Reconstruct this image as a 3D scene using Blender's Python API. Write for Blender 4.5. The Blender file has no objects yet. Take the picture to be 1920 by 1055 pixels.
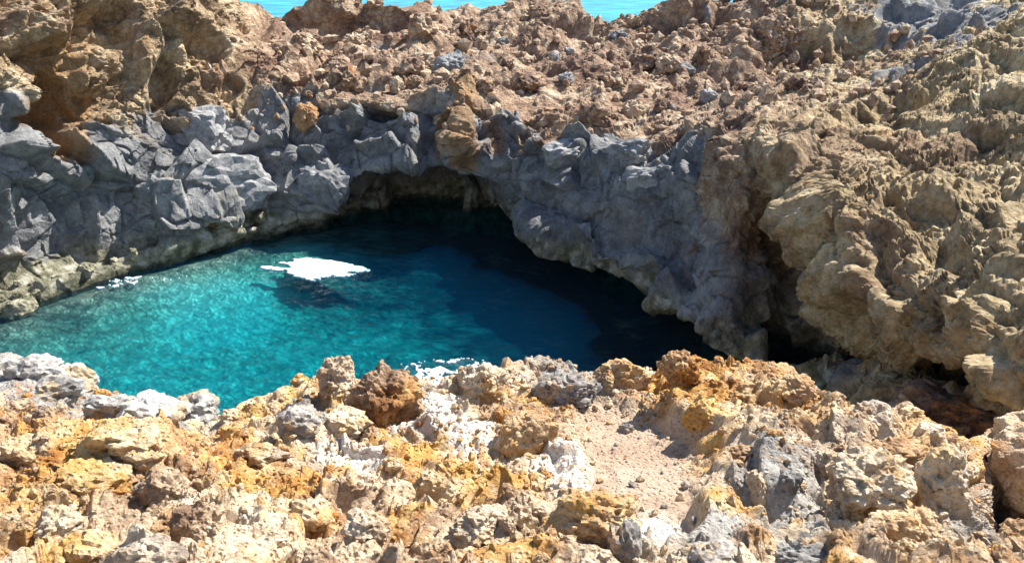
import bpy, bmesh, math, random, time
import numpy as np
from mathutils import Vector, Matrix
from mathutils.bvhtree import BVHTree
T0 = time.time()
scene = bpy.context.scene
COL = scene.collection

# ------------------------------------------------------------------ camera
CAM_H, PITCH, FPX = 8.0, math.radians(21.0), 1478.0     # eye height above the pool, tilt, focal length in photo pixels
cam_data = bpy.data.cameras.new('camera')
cam_data.sensor_width = 36.0
cam_data.lens = 36.0 * FPX / 1920.0
cam_data.clip_start, cam_data.clip_end = 0.05, 20000.0
cam = bpy.data.objects.new('camera', cam_data)
COL.objects.link(cam)
cam.location = (0, 0, CAM_H)
cam.rotation_euler = (math.radians(90) - PITCH, 0, 0)
scene.camera = cam

# ------------------------------------------------------------------ sky and sun
SUN_EL, SUN_AZ = math.radians(50), math.radians(54)     # azimuth measured to the right of the view direction
world = bpy.data.worlds.new('World')
scene.world = world
world.use_nodes = True
wn, wl = world.node_tree.nodes, world.node_tree.links
wn.clear()
sky = wn.new('ShaderNodeTexSky'); sky.sky_type = 'NISHITA'
sky.sun_disc = False; sky.sun_elevation = SUN_EL; sky.sun_rotation = SUN_AZ
sky.altitude = 0; sky.air_density = 1.0; sky.dust_density = 0.6; sky.ozone_density = 1.2
bg = wn.new('ShaderNodeBackground'); bg.inputs['Strength'].default_value = 0.085
wo = wn.new('ShaderNodeOutputWorld')
wl.new(sky.outputs[0], bg.inputs[0]); wl.new(bg.outputs[0], wo.inputs[0])
sun_data = bpy.data.lights.new('sun', 'SUN')
sun_data.energy = 5.0; sun_data.angle = math.radians(0.5); sun_data.color = (1.0, 0.95, 0.86)
sun = bpy.data.objects.new('sun', sun_data); COL.objects.link(sun)
sun.location = (20, 20, 40)
SUN_DIR = Vector((math.cos(SUN_EL) * math.sin(SUN_AZ), math.cos(SUN_EL) * math.cos(SUN_AZ), math.sin(SUN_EL)))
sun.rotation_euler = SUN_DIR.to_track_quat('Z', 'Y').to_euler()
scene.view_settings.view_transform = 'Standard'
scene.view_settings.look = 'None'
scene.view_settings.exposure = 1.25
scene.view_settings.gamma = 1.0
scene.view_settings.use_curve_mapping = False
scene.cycles.max_bounces = 6
scene.cycles.transparent_max_bounces = 12
scene.cycles.sample_clamp_indirect = 4.0

# ------------------------------------------------------------------ photo pixel -> ray
CP, SP = math.cos(PITCH), math.sin(PITCH)
def ray(px, py):
    x = (px - 960.0) / FPX; y = (527.5 - py) / FPX
    return (x, CP + y * SP, -SP + y * CP)
def P(px, py, Y):
    d = ray(px, py); t = Y / d[1]
    return np.array((d[0] * t, Y, CAM_H + d[2] * t))
def PZ(px, py, z):
    d = ray(px, py); t = (z - CAM_H) / d[2]
    return np.array((d[0] * t, d[1] * t, z))

# ------------------------------------------------------------------ numpy noise
F32 = np.float32
def hash3(ix, iy, iz, seed):
    h = (ix.astype(np.uint32) * np.uint32(374761393) + iy.astype(np.uint32) * np.uint32(668265263)
         + iz.astype(np.uint32) * np.uint32(2147483647) + np.uint32((seed * 974634777) & 0xffffffff))
    h ^= h >> np.uint32(13); h *= np.uint32(1274126177); h ^= h >> np.uint32(16)
    h *= np.uint32(2246822519); h ^= h >> np.uint32(15)
    return h
def perlin(p, seed=0):
    pi = np.floor(p).astype(np.int32); f = (p - pi).astype(F32)
    u = f * f * f * (f * (f * 6 - 15) + 10)
    r = np.zeros(len(p), F32)
    for dx in (0, 1):
        wx = u[:, 0] if dx else 1 - u[:, 0]
        for dy in (0, 1):
            wy = u[:, 1] if dy else 1 - u[:, 1]
            for dz in (0, 1):
                wz = u[:, 2] if dz else 1 - u[:, 2]
                h = hash3(pi[:, 0] + dx, pi[:, 1] + dy, pi[:, 2] + dz, seed)
                gx = (h & np.uint32(1023)).astype(F32) / 511.5 - 1
                gy = ((h >> np.uint32(10)) & np.uint32(1023)).astype(F32) / 511.5 - 1
                gz = ((h >> np.uint32(20)) & np.uint32(1023)).astype(F32) / 511.5 - 1
                r += wx * wy * wz * (gx * (f[:, 0] - dx) + gy * (f[:, 1] - dy) + gz * (f[:, 2] - dz))
    return r
def fbm(p, octaves, seed=0, gain=0.5):
    r = np.zeros(len(p), F32); a = 1.0
    for o in range(octaves):
        r += a * perlin(p * (2.0 ** o) + 17.3 * o, seed + o * 7); a *= gain
    return r
def worley(p, seed=0, jitter=0.62):
    """nearest distance, second distance, hash of the nearest cell and the offset to its point"""
    p = p.astype(F32)
    pi = np.floor(p - 0.5).astype(np.int32)
    n = len(p)
    f1 = np.full(n, 9, F32); f2 = np.full(n, 9, F32); hid = np.zeros(n, np.uint32)
    off = [np.zeros(n, F32) for _ in range(3)]
    k = F32(jitter / 1023); k0 = F32(0.5 - jitter * 0.5)
    for dx in (0, 1):
        for dy in (0, 1):
            for dz in (0, 1):
                cx, cy, cz = pi[:, 0] + dx, pi[:, 1] + dy, pi[:, 2] + dz
                h = hash3(cx, cy, cz, seed)
                ox = p[:, 0] - (cx + k0) - k * (h & np.uint32(1023))
                oy = p[:, 1] - (cy + k0) - k * ((h >> np.uint32(10)) & np.uint32(1023))
                oz = p[:, 2] - (cz + k0) - k * ((h >> np.uint32(20)) & np.uint32(1023))
                ox, oy, oz = ox.astype(F32), oy.astype(F32), oz.astype(F32)
                d = ox * ox + oy * oy + oz * oz
                m = d < f1
                f2 = np.where(m, f1, np.minimum(f2, d))
                f1 = np.where(m, d, f1)
                hid = np.where(m, h, hid)
                for q, o in zip(off, (ox, oy, oz)): np.copyto(q, o, where=m)
    return np.sqrt(f1), np.sqrt(f2), hid, np.stack(off, 1)
def h01(h, k):
    h = (h ^ np.uint32((k * 2654435761) & 0xffffffff)) * np.uint32(2246822519)
    h ^= h >> np.uint32(15); h *= np.uint32(3266489917); h ^= h >> np.uint32(13)
    return (h & np.uint32(65535)).astype(F32) / 65535
def warp(p, scale, amp, seed):
    q = p / scale
    return p + amp * np.stack([perlin(q, seed), perlin(q + 31.7, seed + 1), perlin(q + 77.1, seed + 2)], 1)
def lumps(p, size, seed, w=0.35):
    """rounded clasts: domes of uneven height with creases between them"""
    q = warp(p, size * 0.9, size * w, seed + 50) / size
    f1, f2, h, o = worley(q, seed)
    a = 0.25 + 0.75 * h01(h, 1)
    return a * (1 - np.clip(f1 / 0.85, 0, 1) ** 2) + 0.25 * np.minimum(f2 - f1, 0.3)
def facets(p, size, seed, tilt=0.7, w=0.25, stretch=(1, 1, 1), crease=0.12):
    """broken blocks: every cell is a tilted plane at its own height"""
    q = warp(p, size * 1.1, size * w, seed + 50) / size * np.array(stretch, F32)
    f1, f2, h, o = worley(q, seed)
    g = np.stack([h01(h, 2), h01(h, 3), h01(h, 4)], 1) * 2 - 1
    v = (h01(h, 5) * 2 - 1) * 0.5 + tilt * (g * o).sum(1) * 1.6
    return v - crease * np.clip(1 - (f2 - f1) / 0.06, 0, 1)
def ridged(p, octaves, seed=0, gain=0.58):
    r = np.zeros(len(p), F32); a = 1.0
    for o in range(octaves):
        r += a * (0.32 - np.abs(perlin(p * (2.07 ** o) + 11.9 * o, seed + o * 5))) * 1.6; a *= gain
    return r
def smooth(x, a, b):
    t = np.clip((x - a) / (b - a), 0, 1); return t * t * (3 - 2 * t)

# ------------------------------------------------------------------ control grids -> dense meshes
def spline(C, counts):
    """Catmull-Rom along axis 0"""
    n = len(C); out = []
    for i in range(n - 1):
        p0, p1, p2, p3 = C[max(i - 1, 0)], C[i], C[i + 1], C[min(i + 2, n - 1)]
        t = (np.arange(counts[i]) / counts[i]).reshape((-1,) + (1,) * (C.ndim - 1))
        m1, m2 = (p2 - p0) * 0.5, (p3 - p1) * 0.5
        # limited tangents keep the control shapes crisp
        m1, m2 = m1 * 0.8, m2 * 0.8
        out.append((2 * t**3 - 3 * t**2 + 1) * p1 + (t**3 - 2 * t**2 + t) * m1 + (-2 * t**3 + 3 * t**2) * p2 + (t**3 - t**2) * m2)
    out.append(C[-1:])
    return np.concatenate(out, 0)
def project(p):
    v = p - np.array((0, 0, CAM_H))
    d = v[..., 1] * CP - v[..., 2] * SP
    u = v[..., 1] * SP + v[..., 2] * CP
    d = np.maximum(d, 0.5)
    return np.stack([960 + FPX * v[..., 0] / d, 527.5 - FPX * u / d], -1)
def counts_for(C, axis, step, lo=2, hi=400):
    s = project(C[..., :3]); d = np.linalg.norm(np.diff(s, axis=axis), axis=-1)
    m = np.percentile(d, 80, axis=1 - axis)
    return [int(min(hi, max(lo, round(v / step)))) for v in m]
def dense(C, step, row_hi=400, col_hi=400, rowf=None):
    ca = counts_for(C, 0, step, hi=col_hi); cb = counts_for(C, 1, step, hi=row_hi)
    if rowf: cb = [max(2, int(c * f)) for c, f in zip(cb, rowf)]
    D = spline(C, ca)
    return np.swapaxes(spline(np.swapaxes(D, 0, 1), cb), 0, 1)
def grid_normals(G):
    du = np.gradient(G, axis=0); dv = np.gradient(G, axis=1)
    n = np.cross(du, dv); n /= np.maximum(np.linalg.norm(n, axis=-1, keepdims=True), 1e-9)
    return n
def blur_grid(A, k):
    for _ in range(k):
        B = A.copy()
        B[1:-1] = (A[:-2] + 2 * A[1:-1] + A[2:]) / 4; A = B.copy()
        B[:, 1:-1] = (A[:, :-2] + 2 * A[:, 1:-1] + A[:, 2:]) / 4; A = B
    return A
def soften_steps(d, nu, nv, lim):
    """where neighbouring samples jump, spread the step over a few samples so that it does not saw-tooth"""
    D = d.reshape(nu, nv); B = blur_grid(D, 3)
    jump = np.zeros_like(D)
    jump[1:-1, 1:-1] = np.maximum(np.abs(D[2:, 1:-1] - D[:-2, 1:-1]), np.abs(D[1:-1, 2:] - D[1:-1, :-2]))
    m = blur_grid(smooth(jump, lim, 2.2 * lim), 2); m = np.clip(m * 1.8, 0, 1)
    return (D * (1 - m) + B * m).reshape(-1)
def make_mesh(name, V, Fq, attrs=None, smooth_shade=True, mat=None):
    me = bpy.data.meshes.new(name)
    V = np.ascontiguousarray(V, F32); Fq = np.ascontiguousarray(Fq, np.int32)
    k = Fq.shape[1]
    me.vertices.add(len(V)); me.vertices.foreach_set('co', V.ravel())
    me.loops.add(Fq.size); me.loops.foreach_set('vertex_index', Fq.ravel())
    me.polygons.add(len(Fq))
    me.polygons.foreach_set('loop_start', np.arange(0, Fq.size, k, dtype=np.int32))
    me.update(calc_edges=True)
    me.polygons.foreach_set('use_smooth', np.full(len(Fq), smooth_shade, bool))
    for an, av in (attrs or {}).items():
        a = me.attributes.new(an, 'FLOAT', 'POINT'); a.data.foreach_set('value', np.ascontiguousarray(av, F32).ravel())
    if mat: me.materials.append(mat)
    return me
def grid_faces(nu, nv):
    i = np.arange(nu * nv).reshape(nu, nv)
    return np.stack([i[:-1, :-1], i[1:, :-1], i[1:, 1:], i[:-1, 1:]], -1).reshape(-1, 4)
def link(name, me, parent=None):
    o = bpy.data.objects.new(name, me); COL.objects.link(o)
    if parent: o.parent = parent
    return o
def tag(o, label=None, cat=None, group=None, kind=None):
    if label: o['label'] = label
    if cat: o['category'] = cat
    if group: o['group'] = group
    if kind: o['kind'] = kind
    return o

# ------------------------------------------------------------------ materials
def new_mat(name):
    m = bpy.data.materials.new(name); m.use_nodes = True
    nt = m.node_tree; nt.nodes.clear()
    out = nt.nodes.new('ShaderNodeOutputMaterial')
    return m, nt, out
class NB:
    def __init__(s, nt): s.nt = nt
    def n(s, t, **kw):
        x = s.nt.nodes.new(t)
        for k, v in kw.items(): setattr(x, k, v)
        return x
    def set(s, node, **ins):
        for k, v in ins.items():
            k = k.replace('_', ' ')
            if isinstance(v, bpy.types.NodeSocket): s.nt.links.new(v, node.inputs[k])
            else: node.inputs[k].default_value = v
        return node
    def noise(s, vec, scale, detail=4, rough=0.55, off=0.0, dist=0.0):
        t = s.n('ShaderNodeTexNoise')
        if off:
            a = s.n('ShaderNodeVectorMath', operation='ADD'); s.nt.links.new(vec, a.inputs[0]); a.inputs[1].default_value = (off, off * 1.7, -off); vec = a.outputs[0]
        s.nt.links.new(vec, t.inputs['Vector'])
        t.inputs['Scale'].default_value = scale; t.inputs['Detail'].default_value = detail; t.inputs['Roughness'].default_value = rough; t.inputs['Distortion'].default_value = dist
        return t.outputs['Fac']
    def voro(s, vec, scale, feature='F1', rnd=1.0):
        t = s.n('ShaderNodeTexVoronoi', feature=feature); s.nt.links.new(vec, t.inputs['Vector']); t.inputs['Scale'].default_value = scale; t.inputs['Randomness'].default_value = rnd
        return t
    def ramp(s, fac, stops, interp='LINEAR'):
        r = s.n('ShaderNodeValToRGB'); r.color_ramp.interpolation = interp
        e = r.color_ramp.elements
        while len(e) < len(stops): e.new(0.5)
        for i, (p, c) in enumerate(stops):
            e[i].position = p; e[i].color = tuple(c) + (1,) if len(c) == 3 else c
        s.nt.links.new(fac, r.inputs[0]); return r.outputs[0]
    def mix(s, fac, a, b, blend='MIX'):
        m = s.n('ShaderNodeMix', data_type='RGBA', blend_type=blend)
        for sock, v in ((m.inputs[0], fac), (m.inputs[6], a), (m.inputs[7], b)):
            if isinstance(v, bpy.types.NodeSocket): s.nt.links.new(v, sock)
            else: sock.default_value = v if not isinstance(v, tuple) or len(v) == 4 else v + (1,)
        return m.outputs[2]
    def math(s, op, a, b=None, clamp=False):
        m = s.n('ShaderNodeMath', operation=op); m.use_clamp = clamp
        for i, v in enumerate((a, b)):
            if v is None: continue
            if isinstance(v, bpy.types.NodeSocket): s.nt.links.new(v, m.inputs[i])
            else: m.inputs[i].default_value = v
        return m.outputs[0]
    def mapr(s, v, a, b, c=0.0, d=1.0):
        m = s.n('ShaderNodeMapRange', interpolation_type='SMOOTHSTEP'); s.nt.links.new(v, m.inputs[0])
        m.inputs[1].default_value = a; m.inputs[2].default_value = b; m.inputs[3].default_value = c; m.inputs[4].default_value = d
        return m.outputs[0]
    def attr(s, name):
        a = s.n('ShaderNodeAttribute', attribute_name=name); return a.outputs['Fac']
def rock_finish(b, out, color, height, strength, dist, rough=0.9):
    bump = b.n('ShaderNodeBump'); bump.inputs['Strength'].default_value = strength; bump.inputs['Distance'].default_value = dist
    b.nt.links.new(height, bump.inputs['Height'])
    pb = b.n('ShaderNodeBsdfPrincipled')
    b.set(pb, Base_Color=color, Roughness=rough)
    pb.inputs['Specular IOR Level'].default_value = 0.25
    b.nt.links.new(bump.outputs[0], pb.inputs['Normal'])
    b.nt.links.new(pb.outputs[0], out.inputs['Surface'])

GREY = [(0.25, (0.085, 0.088, 0.092)), (0.5, (0.19, 0.19, 0.19)), (0.72, (0.30, 0.295, 0.28))]
BROWN = [(0.28, (0.07, 0.045, 0.035)), (0.45, (0.17, 0.105, 0.065)), (0.58, (0.29, 0.19, 0.105)), (0.75, (0.42, 0.31, 0.18))]

def cliff_material():
    m, nt, out = new_mat('cliff_rock'); b = NB(nt)
    geo = b.n('ShaderNodeNewGeometry'); pos = geo.outputs['Position']
    brown = b.attr('brown'); olive = b.attr('olive'); rust = b.attr('rust')
    n1 = b.noise(pos, 0.8, 8, 0.62); n2 = b.noise(pos, 3.5, 6, 0.6, 5.0); n3 = b.noise(pos, 14.0, 4, 0.6, 9.0)
    mixn = b.math('ADD', b.math('MULTIPLY', n1, 0.45), b.math('ADD', b.math('MULTIPLY', n2, 0.35), b.math('MULTIPLY', n3, 0.2)))
    cg = b.ramp(mixn, [(0.36, (0.098, 0.102, 0.110)), (0.48, (0.205, 0.208, 0.213)), (0.58, (0.35, 0.348, 0.345))])
    cb = b.ramp(mixn, [(0.36, (0.085, 0.052, 0.042)), (0.44, (0.205, 0.128, 0.088)), (0.51, (0.35, 0.238, 0.158)), (0.59, (0.57, 0.455, 0.325))])
    co = b.ramp(mixn, [(0.36, (0.12, 0.088, 0.055)), (0.44, (0.28, 0.205, 0.115)), (0.51, (0.46, 0.35, 0.20)), (0.59, (0.66, 0.55, 0.36))])
    col = b.mix(olive, cb, co)
    # purplish red cinder patches
    red = b.mapr(b.noise(pos, 0.35, 4, 0.6, 21.0), 0.52, 0.66)
    col = b.mix(b.math('MULTIPLY', red, 0.5), col, (0.20, 0.105, 0.075), 'MIX')
    orange = b.mapr(b.noise(pos, 1.4, 5, 0.65, 40.0), 0.60, 0.72)
    col = b.mix(b.math('MULTIPLY', orange, 0.55), col, (0.42, 0.21, 0.08), 'MIX')
    col = b.mix(brown, cg, col)
    col = b.mix(b.math('MULTIPLY', rust, 0.8), col, b.ramp(mixn, [(0.3, (0.16, 0.08, 0.03)), (0.5, (0.33, 0.19, 0.08)), (0.68, (0.52, 0.36, 0.2))]))
    # dusty pale streaks on the grey rock
    stain = b.mapr(b.noise(pos, 1.1, 6, 0.65, 60.0), 0.56, 0.70)
    col = b.mix(b.math('MULTIPLY', b.math('MULTIPLY', stain, 0.35), b.math('SUBTRACT', 1.0, brown)), col, (0.42, 0.37, 0.26))
    # algae and salt crust in the splash zone
    sep = b.n('ShaderNodeSeparateXYZ'); nt.links.new(pos, sep.inputs[0])
    zz = b.math('ADD', sep.outputs['Z'], b.math('MULTIPLY', b.math('SUBTRACT', b.noise(pos, 1.6, 5, 0.6, 80.0), 0.5), 1.6))
    wet = b.mapr(zz, 0.55, 1.05, 1.0, 0.0)
    algae = b.ramp(b.noise(pos, 2.6, 6, 0.65, 90.0), [(0.38, (0.09, 0.09, 0.05)), (0.47, (0.22, 0.21, 0.13)), (0.55, (0.38, 0.36, 0.26)), (0.63, (0.56, 0.54, 0.47))])
    col = b.mix(b.math('MULTIPLY', wet, 0.85), col, algae)
    zw = b.math('ADD', sep.outputs['Z'], b.math('MULTIPLY', b.math('SUBTRACT', b.noise(pos, 3.0, 5, 0.6, 66.0), 0.5), 0.5))
    soak = b.mapr(zw, 0.05, 0.18, 1.0, 0.0)
    col = b.mix(soak, col, b.mix(1.0, col, (0.38, 0.40, 0.36, 1), 'MULTIPLY'))
    col = b.mix(b.mapr(b.noise(pos, 20.0, 5, 0.75, 15.0), 0.55, 0.67, 0.0, 0.5), col, b.mix(1.0, col, (0.34, 0.32, 0.32, 1), 'MULTIPLY'))
    h = b.math('ADD', b.math('MULTIPLY', b.noise(pos, 5.0, 8, 0.7, 3.0), 1.0), b.math('MULTIPLY', b.noise(pos, 22.0, 5, 0.7, 13.0), 0.35))
    vv = b.voro(pos, 9.0); h = b.math('ADD', h, b.math('MULTIPLY', b.math('MULTIPLY', vv.outputs['Distance'], 0.35), brown))
    rock_finish(b, out, col, h, 1.0, 0.15)
    return m

def ledge_material(name='ledge_rock', obj_space=False, tint=0.0, orange_amt=1.0, grey_amt=0.35, pale=1.0):
    """dry tuff: cream, tan, ochre and grey, pitted"""
    m, nt, out = new_mat(name); b = NB(nt)
    if obj_space:
        oi = b.n('ShaderNodeObjectInfo')
        gp = b.n('ShaderNodeNewGeometry'); pos = gp.outputs['Position']
        rnd = oi.outputs['Random']
    else:
        geo = b.n('ShaderNodeNewGeometry'); pos = geo.outputs['Position']; rnd = None
    n1 = b.noise(pos, 2.2, 8, 0.62); n2 = b.noise(pos, 9.0, 6, 0.6, 5.0); n3 = b.noise(pos, 45.0, 4, 0.6, 9.0)
    mixn = b.math('ADD', b.math('MULTIPLY', n1, 0.4), b.math('ADD', b.math('MULTIPLY', n2, 0.38), b.math('MULTIPLY', n3, 0.22)))
    if rnd is not None: mixn = b.math('ADD', mixn, b.math('MULTIPLY', b.math('SUBTRACT', rnd, 0.5), 0.10))
    tan = b.ramp(mixn, [(0.35, (0.20, 0.125, 0.08)), (0.43, (0.40, 0.265, 0.165)), (0.51, (0.62, 0.475, 0.325)), (0.60, (0.78, 0.67, 0.51))])
    och = b.ramp(mixn, [(0.35, (0.20, 0.08, 0.025)), (0.44, (0.43, 0.195, 0.05)), (0.52, (0.60, 0.34, 0.10)), (0.62, (0.74, 0.55, 0.26))])
    gry = b.ramp(mixn, [(0.36, (0.11, 0.105, 0.105)), (0.48, (0.28, 0.265, 0.245)), (0.60, (0.56, 0.53, 0.48))])
    om = b.mapr(b.noise(pos, 1.6, 7, 0.66, 33.0), 0.47, 0.61)
    gm = b.mapr(b.noise(pos, 1.7, 6, 0.66, 55.0), 0.54, 0.66)
    if not obj_space:
        om = b.math('ADD', b.math('MULTIPLY', om, orange_amt), b.attr('ochre'), True)
        om = b.math('MULTIPLY', om, b.math('SUBTRACT', 1.0, b.attr('sand')))
        gmx = b.math('MAXIMUM', b.math('MULTIPLY', gm, grey_amt), b.math('MULTIPLY', b.attr('grey'), b.mapr(n2, 0.25, 0.5)))
    else:
        om = b.math('MULTIPLY', om, orange_amt); om = b.math('ADD', om, tint, True)
        gmx = b.math('MULTIPLY', gm, grey_amt)
    col = b.mix(om, tan, och); col = b.mix(gmx, col, gry)
    if not obj_space:
        sand = b.ramp(b.math('ADD', b.math('MULTIPLY', n1, 0.5), b.math('MULTIPLY', n3, 0.5)), [(0.36, (0.36, 0.25, 0.175)), (0.5, (0.48, 0.35, 0.25)), (0.64, (0.60, 0.47, 0.36))])
        col = b.mix(b.attr('sand'), col, sand)
        salt = b.math('MULTIPLY', b.math('MULTIPLY', b.attr('salt'), 0.85), b.mapr(b.noise(pos, 12.0, 7, 0.7, 71.0), 0.36, 0.52))
        col = b.mix(salt, col, (0.80, 0.76, 0.70))
    col = b.mix(b.mapr(b.noise(pos, 70.0, 5, 0.75, 15.0), 0.56, 0.68, 0.0, 0.55), col, (0.17, 0.10, 0.06), 'MIX')
    col = b.mix(b.mapr(b.noise(pos, 34.0, 5, 0.75, 25.0), 0.58, 0.70, 0.0, 0.5), col, (0.80, 0.72, 0.58), 'MIX')
    h = b.math('ADD', b.math('MULTIPLY', b.noise(pos, 26.0, 8, 0.7, 3.0), 1.0), b.math('MULTIPLY', b.noise(pos, 110.0, 4, 0.7, 13.0), 0.3))
    pit = b.voro(pos, 38.0); h = b.math('ADD', h, b.math('MULTIPLY', b.mapr(pit.outputs['Distance'], 0.05, 0.45), 0.5))
    rock_finish(b, out, col, h, 1.0, 0.034)
    return m

def loose_rock_material(name, stops, bump_scale=12.0, dist=0.04, patch=None):
    m, nt, out = new_mat(name); b = NB(nt)
    oi = b.n('ShaderNodeObjectInfo')
    gp = b.n('ShaderNodeNewGeometry'); pos = gp.outputs['Position']
    k = bump_scale / 12.0
    n = b.math('ADD', b.math('MULTIPLY', b.noise(pos, 2.5 * k, 8, 0.65), 0.5), b.math('MULTIPLY', b.noise(pos, 11.0 * k, 6, 0.6, 4.0), 0.5))
    n = b.math('ADD', n, b.math('MULTIPLY', b.math('SUBTRACT', oi.outputs['Random'], 0.5), 0.14))
    col = b.ramp(n, stops)
    if patch:
        pm = b.mapr(b.noise(pos, 2.2 * k, 6, 0.65, 44.0), patch[1], patch[1] + 0.09)
        col = b.mix(pm, col, patch[0])
    col = b.mix(b.mapr(b.noise(pos, bump_scale * 3.0, 5, 0.75, 15.0), 0.54, 0.66, 0.0, 0.5), col, b.mix(1.0, col, (0.35, 0.33, 0.32, 1), 'MULTIPLY'))
    h = b.math('ADD', b.noise(pos, bump_scale, 8, 0.7, 3.0), b.math('MULTIPLY', b.noise(pos, bump_scale * 4.5, 4, 0.7, 8.0), 0.3))
    rock_finish(b, out, col, h, 0.8, dist)
    return m

M_CLIFF = cliff_material()
M_LEDGE = ledge_material()
M_TUFF = ledge_material('tuff_boulder', True, 0.0, 0.8, 0.5)
M_CRUST = ledge_material('grey_crusted_boulder', True, 0.0, 0.6, 0.7)
M_OCHRE = ledge_material('ochre_boulder', True, 0.45, 1.0, 0.25)
M_PALE = loose_rock_material('pale_grey_boulder', [(0.37, (0.15, 0.14, 0.13)), (0.48, (0.36, 0.345, 0.32)), (0.60, (0.60, 0.57, 0.52))], 22, 0.025, ((0.42, 0.33, 0.22, 1), 0.54))
M_DARK = loose_rock_material('dark_scoria', [(0.37, (0.09, 0.08, 0.075)), (0.49, (0.22, 0.20, 0.185)), (0.62, (0.46, 0.42, 0.37))], 40, 0.016, ((0.48, 0.36, 0.23, 1), 0.53))
M_BROWN = loose_rock_material('brown_lava', [(0.36, (0.08, 0.05, 0.04)), (0.44, (0.19, 0.12, 0.085)), (0.51, (0.33, 0.225, 0.15)), (0.60, (0.54, 0.43, 0.31))], 7, 0.10, ((0.36, 0.17, 0.07, 1), 0.60))
M_BASALT = loose_rock_material('grey_basalt', [(0.36, (0.098, 0.102, 0.110)), (0.48, (0.205, 0.208, 0.213)), (0.59, (0.35, 0.348, 0.345))], 7, 0.07)
M_DARKSHORE = loose_rock_material('dark_shore_rock', [(0.30, (0.05, 0.05, 0.045)), (0.48, (0.12, 0.115, 0.10)), (0.66, (0.24, 0.23, 0.20))], 8, 0.06)  # darker grey tone for the boulders at the right end of the pool
M_ALGAE = loose_rock_material('algae_rock', [(0.36, (0.08, 0.078, 0.05)), (0.48, (0.19, 0.18, 0.12)), (0.60, (0.38, 0.36, 0.28))], 10, 0.05)
M_RUST = loose_rock_material('rusty_lava', [(0.30, (0.13, 0.06, 0.03)), (0.46, (0.30, 0.15, 0.07)), (0.60, (0.44, 0.27, 0.14)), (0.72, (0.55, 0.42, 0.28))], 7, 0.08)
print('materials', round(time.time() - T0, 1))

# ------------------------------------------------------------------ the cliffs round the cove
W = -0.2
def cave(px, py, zlip=0.45, back=2.6, dx=0.6, dy=0.8):
    lip = PZ(px, py, zlip); b_ = lip + back * np.array((dx, dy, 0)); b_[2] = -0.4
    return ('xyz', b_, lip)
def col_(waterline, *rows, br=None, ol=0.0, ru=None):
    pts = []
    w = waterline
    if w[0] == 'xyz': pts += [w[1], w[2]]
    else: pts.append(PZ(w[0], w[1], W) if len(w) == 2 else P(*w))
    for r in rows: pts.append(P(*r))
    pts = np.array(pts)
    out_dir = pts[1] - pts[0]; out_dir[2] = 0; out_dir /= max(np.linalg.norm(out_dir), 1e-6)
    first = pts[0].copy(); first[2] -= 6.0; first[:2] += 0.6 * np.sign(1) * np.array((0, 1.0))
    last = pts[-1].copy(); last += np.array((0, 6.0, -4.0)); last2 = pts[-1] + np.array((0, 12.0, -14.0))
    pts = np.vstack([first, pts, last, last2])
    br = br or [0, 0, 0, 0, 0, 0.15, 0.75, 1, 1, 1]
    ru = ru or [0] * 10
    a = np.array([[br[0], ol, ru[0]]] + [[br[i], ol, ru[i]] for i in range(10)] + [[1, 0, 0]] * 2)
    return np.hstack([pts, a])
LB = [0, 0, 0, 0, 0.0, 0.25, 1, 1, 1, 1]
RB = [0.1, 0.2, 0.4, .6, .85, 1, 1, 1, 1, 1]  # low first weights: wall foot greyer and darker, its shade painted in
BRN = [0.2, 0.45, 0.8, .95, 1, 1, 1, .85, .45, .35]  # low first weights paint the foot's shade into the colour; last ones grey gravel
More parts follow.
